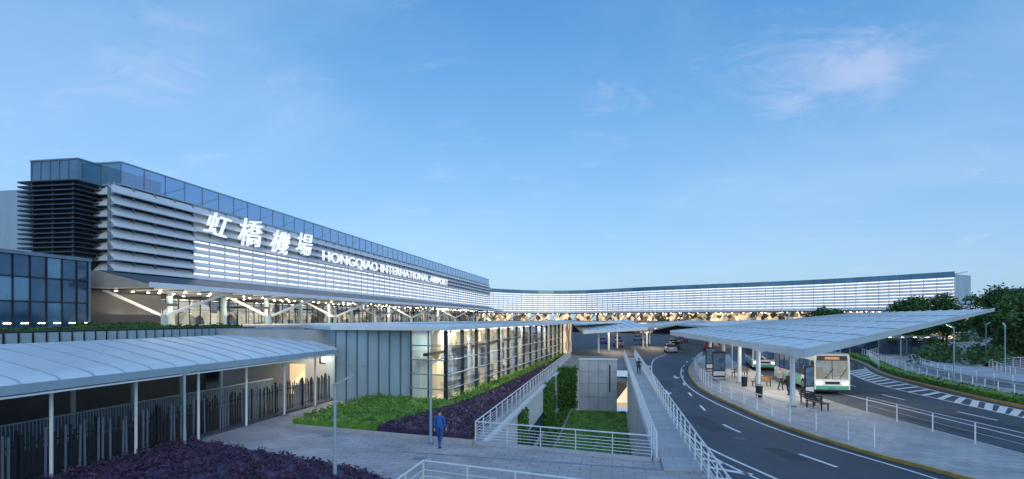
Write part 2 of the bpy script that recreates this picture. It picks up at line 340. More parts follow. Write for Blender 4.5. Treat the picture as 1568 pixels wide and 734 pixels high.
# ---------------------------------------------------------------- terminal left
T0,T1=51.9,233.0; SF=-51.0
def blades(b,lb,p0,p1,z0,rows,pitch,outd,seglen,m,lit,strip=True,fill=.86):
    p0=Vector(p0[:2]);p1=Vector(p1[:2]);Ln=(p1-p0).length;n=max(1,round(Ln/seglen)); d=(p1-p0)/Ln
    for r in range(rows):
        z=z0+r*pitch
        for i in range(n):
            dz=rng.normal(0,.012); do=rng.normal(0,.01)
            pr=[(.05,z+pitch*fill+dz),(.05,z+pitch*(fill-.06)+dz),(outd*.90+do,z+pitch*.10),(outd*.55,z+pitch*.04),(outd*.9+do,z+pitch*.0),(outd+do,z+pitch*.05),(outd+do,z+pitch*.16+dz)]
            a=p0+d*(Ln*i/n+ .0); c=p0+d*(Ln*(i+1)/n-.05)
            b.prof(a,c,pr,m)
        if strip: lb.prof(p0,p1,[(.03,z+pitch*(fill+.02)),(.03,z+pitch*.98),(.10,z+pitch*.98),(.10,z+pitch*(fill+.02))],lit,caps=False)
    n2=max(1,round(Ln/3))
    for i in range(n2+1):
        a=p0+d*(Ln*i/n2)
        b.prof(a,a+d*.07,[(.06,z0),(.06,z0+rows*pitch),(outd*.45,z0+rows*pitch),(outd*.45,z0)],steel)
def glassband(b,p0,p1,z0,z1,sp,m=glassT,diag=True,off=0):
    p0=Vector(p0[:2]);p1=Vector(p1[:2]);Ln=(p1-p0).length;n=max(1,round(Ln/sp)); d=(p1-p0)/Ln
    b.prof(p0,p1,[(off-.06,z0),(off-.06,z1),(off,z1),(off,z0)],m)
    b.prof(p0,p1,[(off-.1,z1),(off-.1,z1+.12),(off+.12,z1+.12),(off+.12,z1)],alumd)
    b.prof(p0,p1,[(off-.1,z0-.12),(off-.1,z0),(off+.10,z0),(off+.10,z0-.12)],alumd)
    nn=Vector((d.y,-d.x))
    for i in range(n+1):
        a=p0+d*(Ln*i/n); b.prof(a-d*.03,a+d*.03,[(off,z0),(off,z1),(off+.06,z1),(off+.06,z0)],steel)
        if diag and i<n and i%2==0:
            e=p0+d*(Ln*(i+1.6)/n); q=nn*(off-.9)
            b.beam((a.x+q.x,a.y+q.y,z0+.1),(e.x+q.x,e.y+q.y,z1-.1),.12,.22,alum)
root=empty('airport_terminal')
z0=H+4.9; zt=H+14.1; zr=H+16.5; zm=z0+4.8
b=B()
b.lbox(-85,SF-.05,T0,T1,H+3.5,zt+.02,alumd)
b.lbox(-85,SF-5.5,T0+5.5,T1,zt+.02,zr-1.3,alumd)
b.obj('body',root)
b=B(); 
b.prof(L(SF,T0)[:2],L(SF,62)[:2],[(-.04,z0),(-.04,zt),(.02,zt),(.02,z0)],darkconc,caps=False)
b.prof(L(SF,62)[:2],L(SF,T1)[:2],[(-.04,z0),(-.04,zm),(.02,zm),(.02,z0)],glowback,caps=False)
b.prof(L(SF,62)[:2],L(SF,T1)[:2],[(-.04,zm),(-.04,zt),(.02,zt),(.02,zm)],glowback2,caps=False)
b.obj('facade_backing',root)
b=B(); lb=B()
blades(b,lb,L(SF,50.2),L(SF,61.9),z0,8,1.15,.95,5.8,alum,ledstrip,strip=False,fill=.88)
blades(b,lb,L(SF,62),L(SF,T1),z0,6,.8,.42,6,alum,ledstrip,strip=True,fill=.78)
blades(b,lb,L(SF,62),L(SF,T1),zm,4,1.1,.8,6,alum,ledstrip,strip=False,fill=.84)
blades(b,lb,L(-58,T0-.1),L(SF-.05,T0-.1),z0,8,1.15,.9,3.5,alum,ledstrip,strip=False)
b.obj('facade_louvres',root); lb.obj('facade_light_strips',root)
b=B(); glassband(b,L(SF,T0),L(SF,T1),zt+.15,zr,3.0,m=glassP); glassband(b,L(-58,T0),L(SF,T0),zt+.15,zr,2.2,diag=False); b.obj('parapet_glazing',root)
b=B(); b.lbox(-59,-53.4,49.2,60,0,zt,darkmetal)
b.lbox(-59,-53.4,49.2,60,zt,H+16.2,glassT)
for s_ in np.linspace(-59,-53.4,6): b.lbox(s_-.05,s_+.05,49.12,49.2,zt,H+16.3,steel)
b.lbox(-59.1,-53.3,49.1,60,H+16.2,H+16.35,steel); b.lbox(-59.1,-53.3,49.05,49.2,zt-.1,zt+.1,steel)
for k in range(17):
    z=H+6.2+k*.48; b.lbox(-59.7,-52.9,48.3,49.0,z,z+.12,louvredark); b.lbox(-53.2,-52.7,48.5,52,z,z+.12,louvredark); b.lbox(-59.9,-59.4,48.5,60,z,z+.12,louvredark)
for s_ in (-58.6,-56.2,-53.8): b.lbox(s_,s_+.1,48.9,49.15,H+6,zt,steel)
b.obj('louvred_tower',root)
soff=mat('soffit_panel',(.36,.33,.30),.5,var=.1)
b=B()
b.prof(L(SF,49)[:2],L(SF,T1)[:2],[(-8,H+3.35),(-8,H+4.6),(.2,z0-.03),(6,H+3.5),(6.05,H+3.2),(5.6,H+3.1)],soff)
b.prof(L(SF,49)[:2],L(SF,T1)[:2],[(.25,z0-.02),(.25,z0+.03),(6.03,H+3.60),(6.03,H+3.53)],mat('canopy_cover',(.08,.12,.17),.45,.2))
b.prof(L(SF,49)[:2],L(SF,T1)[:2],[(6.06,H+3.15),(6.06,H+3.65),(6.15,H+3.65),(6.15,H+3.15)],alum)
for i in range(46):
    t=50+i*4; b.lbox(-56,-45.4,t,t+.12,H+2.95,H+3.1,steel)
b.obj('canopy',root)
b=B(); b.lbox(-75,-57.5,50,T1,4.9,H+3.3,shopwall)
b.obj('interior',root)
b=B(); b.prof(L(-56.2,50)[:2],L(-56.2,T1)[:2],[(0,4.9),(0,H+3.3),(-.05,H+3.3),(-.05,4.9)],glassA)
for i in range(92):
    t=50+i*2; b.lbox(-56.2,-56.08,t,t+.08,4.9,H+3.3,darkmetal)
for z in (6.9,8.0): b.lbox(-56.2,-56.1,50,T1,z,z+.07,darkmetal)
b.lbox(-56.3,-55.9,50,T1,H+2.6,H+3.1,darkmetal)
for i in range(9):
    t=58+i*19; b.lbox(-56,-53.6,t,t+5,7.3,7.6,darkmetal)
    for s_,tt in ((-53.6,t),(-53.6,t+5),(-53.6,t+2.5)): b.lbox(s_-.06,s_,tt-.04,tt+.04,4.9,7.3,darkmetal)
b.obj('glazing',root)
b=B()
for i in range(9):
    t=56+i*20
    b.tube(L(-49.5,t,4.9),L(-49.5,t,6.2),.3,.28,12,alumd)
    b.beam(L(-49.5,t,6.0),L(-45.6,t+5.5,H+3.1),.18,.3,alum); b.beam(L(-49.5,t,6.0),L(-53.5,t-4,H+3.2),.18,.3,alum)
    b.tube(L(-54,t+6,4.9),L(-54,t+6,H+3.2),.35,.35,12,alumd); b.tube(L(-54,t+16,4.9),L(-54,t+16,H+3.2),.35,.35,12,alumd)
b.obj('struts',root)
b=B()
for i in range(90):
    t=51+i*2.0+rng.random()*.5
    for s_ in (-54.6,-51,-47.6):
        if rng.random()<.5: b.tube(L(s_,t,H+2.98),L(s_,t,H+2.9),.14,.14,8,warmlamp)
b.obj('downlights',root)
for t in (60,78,100,130,170): light('canopy_area_light',L(-52.5,t,6.2),800,size=4,size2=14,parent=root,rot=(math.pi,0,0)); light('canopy_area_light',L(-51.5,t,H+2.8),900,size=5,size2=14,parent=root)  # upward light is added to brighten the soffit; the other stands for downlights
def text(name,body,s,t,z,size,length,parent,depth=.08,shear=0,offset=0,m=letter,roll=0):
    c=bpy.data.curves.new(name,'FONT'); c.body=body; c.size=size; c.extrude=depth; c.shear=shear; c.offset=offset
    o=bpy.data.objects.new(name,c); col.objects.link(o); bpy.context.view_layer.update()
    w=o.dimensions.x or 1
    M=Matrix((( U.x,0,V.x,0),(U.y,0,V.y,0),(0,1,0,0),(0,0,0,1)))
    M=Matrix.Translation(L(s,t,z))@M@Matrix.Rotation(roll,4,'Z')@Matrix.Diagonal((length/w,1,1,1))
    o.data.materials.append(m); o.matrix_world=M
    o.parent=parent
    return o
text('english_sign','HONGQIAO INTERNATIONAL AIRPORT',-49.9,92,H+10.3,2.5,77,root,offset=.02,depth=.12)
for ch,t,z,sz,ln,sh,rl in [('虹',62.3,10.9,3.3,5.0,.3,-.06),('橋',68.8,10.3,4.1,5.4,.2,.05),('機',76.0,10.3,3.8,5.1,.3,-.04),('場',83.0,10.6,3.9,5.0,.25,.05)]:
    text('chinese_sign',ch,-49.6,t,H+z,sz,ln,root,shear=sh,offset=.012,roll=rl,depth=.12)
# terrace / viaduct
root=empty('departures_viaduct')
b=B(); b.lbox(-62,-33,8,236,4.2,4.9,concrete); b.lbox(-33,-32.7,8,48,3.6,5.0,darkmetal)
for i in range(50): b.lbox(-32.7,-32.55,8.2+i*.8,8.2+i*.8+.55,4.2,4.9,alumd)
for i in range(18):
    b.tube(L(-35,12+i*12,0),L(-35,12+i*12,4.2),.5,.5,14,concrete)
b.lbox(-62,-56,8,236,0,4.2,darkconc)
b.obj('deck',root)
hedge('terrace_hedge',[L(*p) for p in [(-34.6,18),(-33.3,18),(-33.3,47),(-34.6,47)]],4.9,.3,7000,.10,dkgreen)
hedge('terrace_hedge',[L(*p) for p in [(-46,42),(-44.5,42),(-44.5,50),(-46,50)]],4.9,.45,2500,.12,dkgreen)
# glass office
root=empty('glass_office_building')
b=B(); b.lbox(-74.9,-49.7,18.1,46.7,0,H+5.4,glassD); b.lbox(-75,-49.4,17.8,47,H+5.5,H+5.8,steel)
for i in range(20):
    t=18+i*1.45; 
    for z,zz in ((4.9,7.15),(7.3,9.25),(9.4,H+5.45)):
        e=rng.normal(0,.012); b.hexa([L(-49.66,t,z),L(-49.6+e,t,z),L(-49.6+e,t+1.42,z),L(-49.66,t+1.42,z),L(-49.66,t,zz),L(-49.6-e,t,zz),L(-49.6-e,t+1.42,zz),L(-49.66,t+1.42,zz)],glassD if rng.random()<.6 else glassT)
for i in range(20): b.lbox(-49.6,-49.5,18+i*1.45-.04,18+i*1.45+.04,4.9,H+5.5,darkmetal)
for i in range(14): b.lbox(-69+i*1.5,-69+i*1.5+.06,46.7,46.9,4.9,H+5.5,steel)
for z in (7.2,9.3): b.lbox(-49.6,-49.5,18,46.8,z-.04,z+.05,darkmetal)
for i in range(12): 
    t=30+i*1.45; b.lbox(-49.57,-49.55,t+.3,t+.9,5.3,5.36,warmlamp)
b.obj('curtain_wall',root)
root=empty('hangar_building')
b=B(); b.lbox(-130,-72,60,110,0,H+10.5,mat('pale_cladding',(.38,.52,.64),.6,var=.05)); 
for i in range(80): b.lbox(-130+i*.72,-130+i*.72+.08,59.9,60,0,H+10.5,alumd)
b.obj('walls',root)
# ---------------------------------------------------------------- wing
root=empty('terminal_wing')
W=[(-10,241),(4.1,255),(19.3,261),(33.7,256),(45.4,243),(55.6,230),(75.6,211),(93,196),(106,181),(115.7,165),(121,155.5)]
W=smooth(W,2)
b=B();lb=B();g=B();bk=B();un=B();st=B()
for p,q in zip(W[:-1],W[1:]):
    blades(b,lb,p,q,H+3.0,9,.92,.5,5,alum,ledstrip,fill=.78)
    bk.prof(p,q,[(-.2,H+2.6),(-.2,H+11.4),(-.03,H+11.4),(-.03,H+2.6)],glowback)
    bk.prof(p,q,[(-9,H+2.6),(-9,H+12.2),(-.25,H+12.2),(-.25,H+2.6)],alumd)
    glassband(g,p,q,H+11.5,H+12.9,3.2)
    un.prof(p,q,[(-7,H+2.6),(-7,4),(-7.4,4),(-7.4,H+2.6)],shopwall)
    un.prof(p,q,[(5,H+2.3),(5,H+2.75),(-10,H+2.9),(-10,H+2.3)],steel)
    l=math.dist(p,q); d=Vector((q[0]-p[0],q[1]-p[1])).normalized(); n=Vector((d.y,-d.x))
    for i in range(int(l/3)):
        c=lerp(p,q,(i+.5)/int(l/3))
        if i%3==0:
            st.beam((c[0]+n.x*1,c[1]+n.y*1,4.9),(c[0]+n.x*4.5+d.x*3,c[1]+n.y*4.5+d.y*3,H+2.3),.3,.4,alum)
            st.beam((c[0]+n.x*1,c[1]+n.y*1,4.9),(c[0]-n.x*3,c[1]-n.y*3,H+2.3),.3,.4,alum)
        for k in (4,0,-4): 
            if rng.random()<.5: st.tube((c[0]+n.x*k,c[1]+n.y*k,H+2.28),(c[0]+n.x*k,c[1]+n.y*k,H+2.15),.17,.17,6,warmlamp)
    st.prof(p,q,[(7,4.2),(7,4.9),(-8,4.9),(-8,4.2)],concrete)
    st.prof(p,q,[(-2,0),(-2,4.2),(-3,4.2),(-3,0)],shopwall if rng.random()<.5 else darkconc)
b.obj('louvres',root);lb.obj('light_strips',root);g.obj('parapet_glazing',root);bk.obj('body',root);un.obj('soffit',root);st.obj('struts',root)
for i in (4,8,12,16): 
    c=W[i]; light('canopy_area_light',(c[0]-2,c[1]-3,H+2),900,size=8,parent=root)
# ---------------------------------------------------------------- entrance hall
root=empty('entrance_hall')
b=B()
b.lbox(-19,-13.42,37.0,60,.0,4.95,alumd)
b.prism([L(-19,37.02)[:2],L(-19,60)[:2],L(-26,60)[:2],L(-26,45)[:2],L(-22,40.5)[:2]],0,5.2,alumd)
for i,s_ in enumerate(np.linspace(-19,-13.45,8)): 
    b.lbox(s_-.03,s_+.03,36.86,37.0,0,4.95,steel)
    if i<7: 
        b.lbox(s_+.05,s_+.745,36.94+rng.random()*.012,37.0,.15,2.42,alumd); b.lbox(s_+.05,s_+.745,36.94+rng.random()*.012,37.0,2.45,4.8,alumd)
b.obj('clad_walls',root)
b=B()
rf=[(-27,46),(-22,39.5),(-19.2,36.6),(-10.3,35.2),(-6.6,86),(2,108),(-30,112),(-32,60)]
b.prism([L(*p)[:2] for p in rf],4.95,5.22,roofm,whitepaint)
for k in range(9):
    b.lbox(-18-k*1.2+8,-17.6-k*1.2+8,50,85,5.22,5.28,seam)
b.obj('roof',root)
b=B()
f0,f1=(-10.75,36.0),(-7.4,85.8)
b.prof(L(*f0)[:2],L(*f1)[:2],[(-.02,.1),(-.02,4.9),(.02,4.9),(.02,.1)],glassB)
b.prof(L(-13.4,36.7)[:2],L(*f0)[:2],[(-.02,.1),(-.02,4.9),(.02,4.9),(.02,.1)],glassB)
b.obj('glazing',root)
b=B(); n=15
p0=Vector(L(*f0)[:2]);p1=Vector(L(*f1)[:2]);d=(p1-p0).normalized()
for i in range(n+1):
    a=p0+(p1-p0)*i/n; b.prof(a-d*.035,a+d*.035,[(-.14,0),(-.14,4.93),(.12,4.93),(.12,0)],darkmetal)
for z in (.1,1.05,2.0,2.95,3.9):
    b.prof(p0,p1,[(.1,z),(.1,z+.05),(.36,z+.07),(.36,z+.03)],steel)
    b.prof(L(-13.4,36.7)[:2],L(*f0)[:2],[(.05,z),(.05,z+.06),(.3,z+.06),(.3,z)],steel)
for f in (0,.5,1):
    a=lerp(L(-13.4,36.7)[:2],L(*f0)[:2],f); b.box(a[0]-.04,a[0]+.04,a[1]-.06,a[1]+.06,0,4.93,darkmetal)
b.obj('mullions',root)
b=B()
b.lbox(-13.3,-12.9,41,100,0,4.9,hallwall)
b.lbox(-20,-13.3,44,44.3,0,4.9,hallwall)
b.lbox(-12.9,-7,86.2,100,0,4.9,hallwall)
b.sheet([L(-13,37.2),L(-10.9,36.6),L(-7.5,85.6),L(-13,86)],.03,mat('hall_floor',(.5,.46,.40),.15))
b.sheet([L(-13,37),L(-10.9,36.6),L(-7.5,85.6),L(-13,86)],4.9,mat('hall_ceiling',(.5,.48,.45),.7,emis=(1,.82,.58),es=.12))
for i in range(9):
    t=40+i*5; b.tube(L(-11.7+i*.3,t,0),L(-11.7+i*.3,t,4.9),.2,.2,12,concrete)
for i in range(20):
    t=38.5+i*2.3; b.lbox(-11.9+i*.12,-11.5+i*.12,t,t+.9,4.80,4.86,warmlamp)
for i in range(10):
    t=42+i*4.4; b.lbox(-12.9,-12.6,t,t+2.2,.9,2.9,darkmetal if i%2 else whitepaint); b.lbox(-12.2+i*.3,-11.8+i*.3,t+1,t+2.4,.03,1.0,steel)
b.lbox(-13.0,-12.7,38,86,3.1,3.3,darkmetal)
b.obj('interior',root)
for i in range(4): light('hall_lamp',L(-12+i*.7,42+i*12,4.7),850,size=1.2,size2=8,parent=root)
# ---------------------------------------------------------------- covered walkway left
root=empty('covered_walkway')
b=B(); S=[(-18.5,3.62),(-18.8,3.72),(-20.0,3.84),(-21.5,3.96),(-24,4.15),(-27,4.34),(-29.5,4.46)]
n=26; ta=2.0
def roofpt(j,i,dz=0):
    s_,z=S[j]; f=(-18.5-s_)/11; tend=36+10*f; return L(s_,ta+(tend-ta)*i/n,z+dz)
gr=[roofpt(j,i) for i in range(n+1) for j in range(len(S))]; gj=len(S)
b.add(gr,[(i*gj+j,(i+1)*gj+j,(i+1)*gj+j+1,i*gj+j+1) for i in range(n) for j in range(gj-1)],roofm)
b.obj('roof_sheet',root,smooth=True)
b=B()
for i in range(n):
    for j in range(len(S)-1):
        b.add([roofpt(j,i,-.12),roofpt(j,i+1,-.12),roofpt(j+1,i+1,-.12),roofpt(j+1,i,-.12)],[(0,1,2,3)],whitepaint)
for i in range(n+1):
    for j in range(len(S)-1): b.beam(roofpt(j,i,.015),roofpt(j+1,i,.015),.05,.04,seam)
b.beam(roofpt(0,0,-.14),roofpt(0,n,-.14),.12,.30,alumd)
b.beam(roofpt(0,0,-.36),roofpt(0,n,-.36),.2,.06,whitepaint)
for j in range(len(S)-1): b.beam(roofpt(j,n,-.08),roofpt(j+1,n,-.08),.1,.26,whitepaint)
b.obj('roof',root)
b=B()
for i in range(9):
    t=9.5+i*3.55
    if t>37: break
    b.tube(L(-19.1,t,0),L(-19.1,t,3.6),.06,.06,12,whitepaint); b.tube(L(-26,t,0),L(-26,t,4.1),.11,.11,12,alumd)
    b.beam(L(-18.7,t,3.45),L(-27,t,4.05),.1,.2,whitepaint)
    b.tube(L(-19.1,t,0),L(-19.1,t,.06),.2,.2,12,steel)
b.obj('columns',root)
b=B(); b.lbox(-32,-31.6,5,40,0,4.2,darkconc); b.lbox(-30,-19.3,39.5,39.8,0,4.9,mat('lobby_wall',(.35,.36,.37),.6))
b.lbox(-24,-22.8,39.4,39.5,.0,2.3,hallwall); b.lbox(-21.6,-19.8,39.42,39.5,2.4,3.0,darkmetal)
b.lbox(-21.4,-20.9,39.38,39.42,2.5,2.9,coolamp); b.lbox(-20.6,-20.1,39.38,39.42,2.5,2.9,letter)
for i in range(5): b.lbox(-29+i*2,-28.2+i*2,39.44,39.5,3.3,3.45,warmlamp)
b.obj('lobby_wall',root)
light('lobby_lamp',L(-21.5,37.5,3.5),220,color=(1,.88,.7),size=3,parent=root)
b=B(); b.lbox(-31.5,-19.3,2,39.4,.004,.06,mat('walkway_floor',(.08,.09,.11),.7)); b.obj('floor',root)
b=B(); t=4.0; k=0
while t<37.5:
    h=1.75+.12*math.sin(k*1.7)+.12*(rng.random()-.5)
    b.beam(L(-19.75,t,.1),L(-19.75+rng.normal(0,.02),t,h),.035,.075,steel if rng.random()<.4 else darkmetal,up=tuple(U)); t+=.17+.05*rng.random(); k+=1
for z in (.25,1.35): b.lbox(-19.82,-19.78,4,37.5,z,z+.05,darkmetal)
for i in range(12): b.lbox(-19.9,-19.8,4+i*3,4.1+i*3,0,1.9,darkmetal)
b.obj('picket_fence')
b=B(); t=4.0
while t<38:
    b.lbox(-24.53,-24.5,t,t+.03,.1,1.35,alumd); t+=.16
b.lbox(-24.54,-24.49,4,38,1.3,1.36,alumd); b.obj('picket_fence')
# ---------------------------------------------------------------- street lamps
def lamp(x,y,h,rot=0,z=0,lit=False):
    root=empty('street_lamp',(x,y,z),rot); b=B()
    b.tube((0,0,0),(0,0,.08),.14,.14,12,steel); b.tube((0,0,.08),(0,0,h*.28),.07,.066,12,alumd); b.tube((0,0,h*.28),(0,0,h-.12),.055,.046,12,alumd); b.obj('pole',root)
    b=B(); b.beam((-.06,0,h-.16),(.62,0,h+.16),.18,.05,alumd); b.beam((.1,0,h-.118),(.56,0,h+.097),.11,.02,coolamp if lit else whitepaint); b.obj('lamp_head',root)
lamp(-14.1,24.5,3.45); lamp(-6.1,19.6,3.6); lamp(-3.7,25.9,3.8)
for p in [(20.5,47),(24,62),(36.5,47),(41,60),(45,78),(52,60),(60,72)]: lamp(*p,3.6 if p[0]<30 else 5,rot=random.uniform(0,3),z=.12,lit=True)
# ---------------------------------------------------------------- bus canopy (wing)
def wing_canopy(name,A,Bp,C,D,cols,th=.32,ns=16):
    root=empty(name); b=B(); A,Bp,C,D=map(Vector,(A,Bp,C,D))
    def P(u,v,dz=0):
        p=(A*(1-u)+Bp*u)*(1-v)+(D*(1-u)+C*u)*v; p.z+=dz; return p
    nv=ns; nu=6
    for i in range(nv):
        for j in range(nu):
            b.add([P(j/nu,i/nv),P((j+1)/nu,i/nv),P((j+1)/nu,(i+1)/nv),P(j/nu,(i+1)/nv)],[(0,1,2,3)],roofm)
    def thk(u): return -th*(1.6-1.2*u)
    for i in range(nv):
        for j in range(nu):
            b.add([P(j/nu,i/nv,thk(j/nu)),P((j+1)/nu,i/nv,thk((j+1)/nu)),P((j+1)/nu,(i+1)/nv,thk((j+1)/nu)),P(j/nu,(i+1)/nv,thk(j/nu))],[(0,1,2,3)],roofm)
    for j in range(nu):
        for v in (0,1): b.add([P(j/nu,v),P((j+1)/nu,v),P((j+1)/nu,v,thk((j+1)/nu)),P(j/nu,v,thk(j/nu))],[(0,1,2,3)],alumd)
    for u in (0,1): b.add([P(u,0),P(u,1),P(u,1,thk(u)),P(u,0,thk(u))],[(0,1,2,3)],whitepaint)
    for i in range(nv+1): b.beam(P(0,i/nv,.03),P(1,i/nv,.03),.07,.06,seam)
    for j in range(1,nu): b.beam(P(j/nu,0,.02),P(j/nu,1,.02),.04,.04,seam)
    b.obj('roof',root)
    b=B()
    for (x,y) in cols:
        best=min(((P(u,v)-Vector((x,y,P(u,v).z))).length,P(u,v).z,u,v) for u in np.linspace(0,1,21) for v in np.linspace(0,1,21))
        zt_=best[1]-th*1.3; u,v=best[2],best[3]
        b.tube((x,y,.12),(x,y,zt_-.2),.17,.15,14,whitepaint); b.tube((x,y,.12),(x,y,.2),.3,.3,14,steel)
        q=P(min(1,u+.45),v,-th*1.0); b.beam((x,y,zt_-.45),q,.18,.26,whitepaint); q=P(0.02,v,-th*1.3); b.beam((x,y,zt_-.35),q,.16,.24,whitepaint)
        q=P(min(1,u+.2),v,-th*1.5); b.tube((q.x,q.y,q.z-.08),(q.x,q.y,q.z-.01),.14,.14,10,coolamp)
    b.obj('columns',root)
    return root
r_=wing_canopy('bus_stop_canopy',(17.0,33,3.95),(28,33,6.28),(36,60,6.3),(20,72,4.2),[(17.9,36.3),(18.6,43),(19.8,49.5),(21.2,57),(22.3,64)])
light('canopy_area_light',(20.5,44,3.5),300,color=(1,.9,.74),size=2,size2=10,parent=r_); light('canopy_area_light',(24,58,3.7),300,color=(1,.9,.74),size=2,size2=10,parent=r_)
light('canopy_area_light',(24.3,39,4.3),160,color=(1,.9,.76),size=2,size2=3,parent=r_)  # extra area light added to brighten the bus
for args in [((11,88,3.9),(12,112,4.6),(24,118,5.6),(22,92,4.4),[(14,92),(17,100),(20,108)]),((21,100,4.0),(34,100,5.4),(40,128,5.4),(26,130,4.2),[(24,104),(27,114),(30,124)]),((2,120,4.2),(14,128,5.3),(14,160,5.4),(0,160,4.4),[(5,126),(6,140),(7,154)]),((40,110,4.2),(56,112,5.4),(62,150,5.4),(44,150,4.4),[(45,116),(48,130),(50,145)])]:
    r_=wing_canopy('bus_stop_canopy',*args,ns=8); c=args[-1][1]; light('canopy_area_light',(c[0]+1,c[1],3.3),700,color=(1,.82,.6),size=4,size2=14,parent=r_)
# ---------------------------------------------------------------- bus
tyre=mat('tyre',(.02,.02,.02),.85); buswhite=mat('bus_white',(.78,.82,.83),.25,var=.04,coat=.5); busgreen=mat('bus_green',(.10,.45,.34),.3,var=.05,coat=.5)
busglass=mat('bus_glass',(.012,.016,.02),.05,spec=.9,var=.3); chrome=mat('chrome',(.6,.6,.6),.2,.9)
busclear=glass('windscreen_glass',(.55,.62,.66),.12,.8,refl=.25); seatm=mat('bus_seat',(.05,.12,.3),.7); businside=mat('bus_interior',(.6,.62,.62),.6,emis=(.95,.97,1),es=.16)
taill=mat('tail_red',(.4,.02,.02),.3); headl=mat('headlamp',(.9,.9,.85),.2,emis=(1,.95,.85),es=2.5); amber=mat('display_amber',(.3,.1,.02),.4,emis=(1,.45,.15),es=.5)
def wheel(b,x,y,r,w):
    b.tube((x,y-w/2,r),(x,y+w/2,r),r,r,20,tyre); b.tube((x,y-w/2-.01,r),(x,y+w/2+.01,r),r*.58,r*.58,14,chrome); b.tube((x,y-w/2-.03,r),(x,y+w/2+.03,r),r*.2,r*.2,8,steel)
def bus(x,y,rot):
    root=empty('city_bus',(x,y,.005),rot); Lh=5.4;w=1.25
    b=B()
    def shell(pr,wd):
        k=len(pr); b.add([(p[0],-wd,p[1]) for p in pr]+[(p[0],wd,p[1]) for p in pr],[(i,(i+1)%k,k+(i+1)%k,k+i) for i in range(k)]+[tuple(range(k)),tuple(range(k,2*k))],buswhite)
    shell([(-Lh,.32),(-Lh,1.28),(Lh-.03,1.15),(Lh+.02,.8),(Lh,.32)],w)
    shell([(-Lh,2.52),(-Lh,2.95),(-Lh+.15,3.08),(Lh-.3,3.08),(Lh-.12,2.95),(Lh-.08,2.52)],w)
    for sy in (-1,1):
        b.beam((Lh-.06,sy*(w-.06),1.1),(Lh-.13,sy*(w-.06),2.56),.12,.14,buswhite)
        for k in range(8): x0=-Lh+.12+k*1.43; b.box(x0-.07,x0+.07,sy*(w-.05)-.05,sy*(w-.05)+.05,1.2,2.56,darkmetal)
    b.box(-Lh,-Lh+.1,-w,w,1.2,2.56,buswhite)
    b.obj('body',root,bevel=.05)
    b=B()
    b.box(-Lh+.1,Lh-.2,-w+.1,w-.1,1.0,1.05,businside); b.box(-Lh+.1,Lh-.3,-w+.1,w-.1,2.54,2.58,businside)
    for k in range(9):
        for sy in (-.8,.8):
            x0=-Lh+1.0+k*.95; b.box(x0,x0+.1,sy-.35,sy+.35,1.05,1.95,seatm); b.box(x0,x0+.45,sy-.35,sy+.35,1.3,1.4,seatm)
    b.box(Lh-.5,Lh-.2,-.95,-.1,1.05,1.4,darkmetal); b.tube((Lh-.62,-.5,1.52),(Lh-.56,-.5,1.56),.24,.24,16,darkmetal); b.box(Lh-1.3,Lh-1.15,-.75,-.25,1.1,2.0,darkmetal)
    b.obj('interior',root)
    b=B()
    for sy in (-1,1):
        y0=sy*w
        b.box(-Lh+.3,Lh-.25,min(y0,y0+sy*.012),max(y0,y0+sy*.012),.36,.85,busgreen)
        b.hexa([(-1,y0,.85),(Lh-3.3,y0,.85),(Lh-3.3,y0+sy*.012,.85),(-1,y0+sy*.012,.85),(.8,y0,1.2),(Lh-3.0,y0,1.2),(Lh-3.0,y0+sy*.012,1.2),(.8,y0+sy*.012,1.2)],busgreen)
        b.add([(-Lh+.15,y0*.985,1.2),(Lh-.15,y0*.985,1.2),(Lh-.2,y0*.985,2.54),(-Lh+.15,y0*.985,2.54)],[(0,1,2,3)],busclear)
    b.box(Lh,Lh+.035,-w+.12,w-.12,.40,.66,busgreen)
    b.obj('side_panels',root)
    b=B(); b.add([(Lh-.0,-w+.12,1.14),(Lh-.0,w-.12,1.14),(Lh-.08,w-.12,2.54),(Lh-.08,-w+.12,2.54)],[(0,1,2,3)],busclear)
    b.add([(Lh-.055,-w+.16,2.55),(Lh-.055,w-.16,2.55),(Lh-.10,w-.2,2.92),(Lh-.10,-w+.2,2.92)],[(0,1,2,3)],darkmetal)
    b.box(Lh-.075,Lh-.04,-.5,.5,2.64,2.82,amber)
    b.beam((Lh+.04,-.5,1.2),(Lh-.01,.05,1.95),.03,.03,darkmetal); b.beam((Lh+.04,.5,1.2),(Lh-.01,1.0,1.95),.03,.03,darkmetal); b.beam((Lh+.012,0,1.16),(Lh-.068,0,2.5),.05,.03,darkmetal)
    b.obj('windscreen',root)
    b=B()
    for sy in (-1,1):
        b.box(Lh-.0,Lh+.045,sy*.9-.2,sy*.9+.2,.74,.92,headl); b.beam((Lh-.1,sy*1.22,2.6),(Lh+.32,sy*1.48,2.55),.04,.04,darkmetal); b.box(Lh+.25,Lh+.36,sy*1.5-.11,sy*1.5+.11,1.95,2.5,darkmetal)
    b.box(Lh,Lh+.06,-w+.05,w-.05,.26,.38,darkmetal); b.box(Lh+.036,Lh+.07,-.22,.22,.45,.59,mat('plate',(.1,.3,.5),.5)); b.box(Lh+.02,Lh+.05,-.5,.5,.8,.98,darkmetal)
    b.obj('front_trim',root)
    b=B()
    for xx in (-Lh+2.6,Lh-2.6):
        for sy in (-1,1): wheel(b,xx,sy*(w-.12),.48,.28)
    b.obj('wheels',root)
    b=B(); b.box(-3.5,-1,-.8,.8,3.09,3.3,buswhite); b.box(1,2.6,-.7,.7,3.09,3.25,buswhite); b.obj('roof_units',root,bevel=.05)
    light('cabin_lamp',(0,0,2.5),100,color=(.95,.97,1),size=8,size2=1.5,parent=root)
bc=Vector((24.1,42.8))+Vector((SA,CA))*5.4
bus(bc.x,bc.y,math.radians(-100))
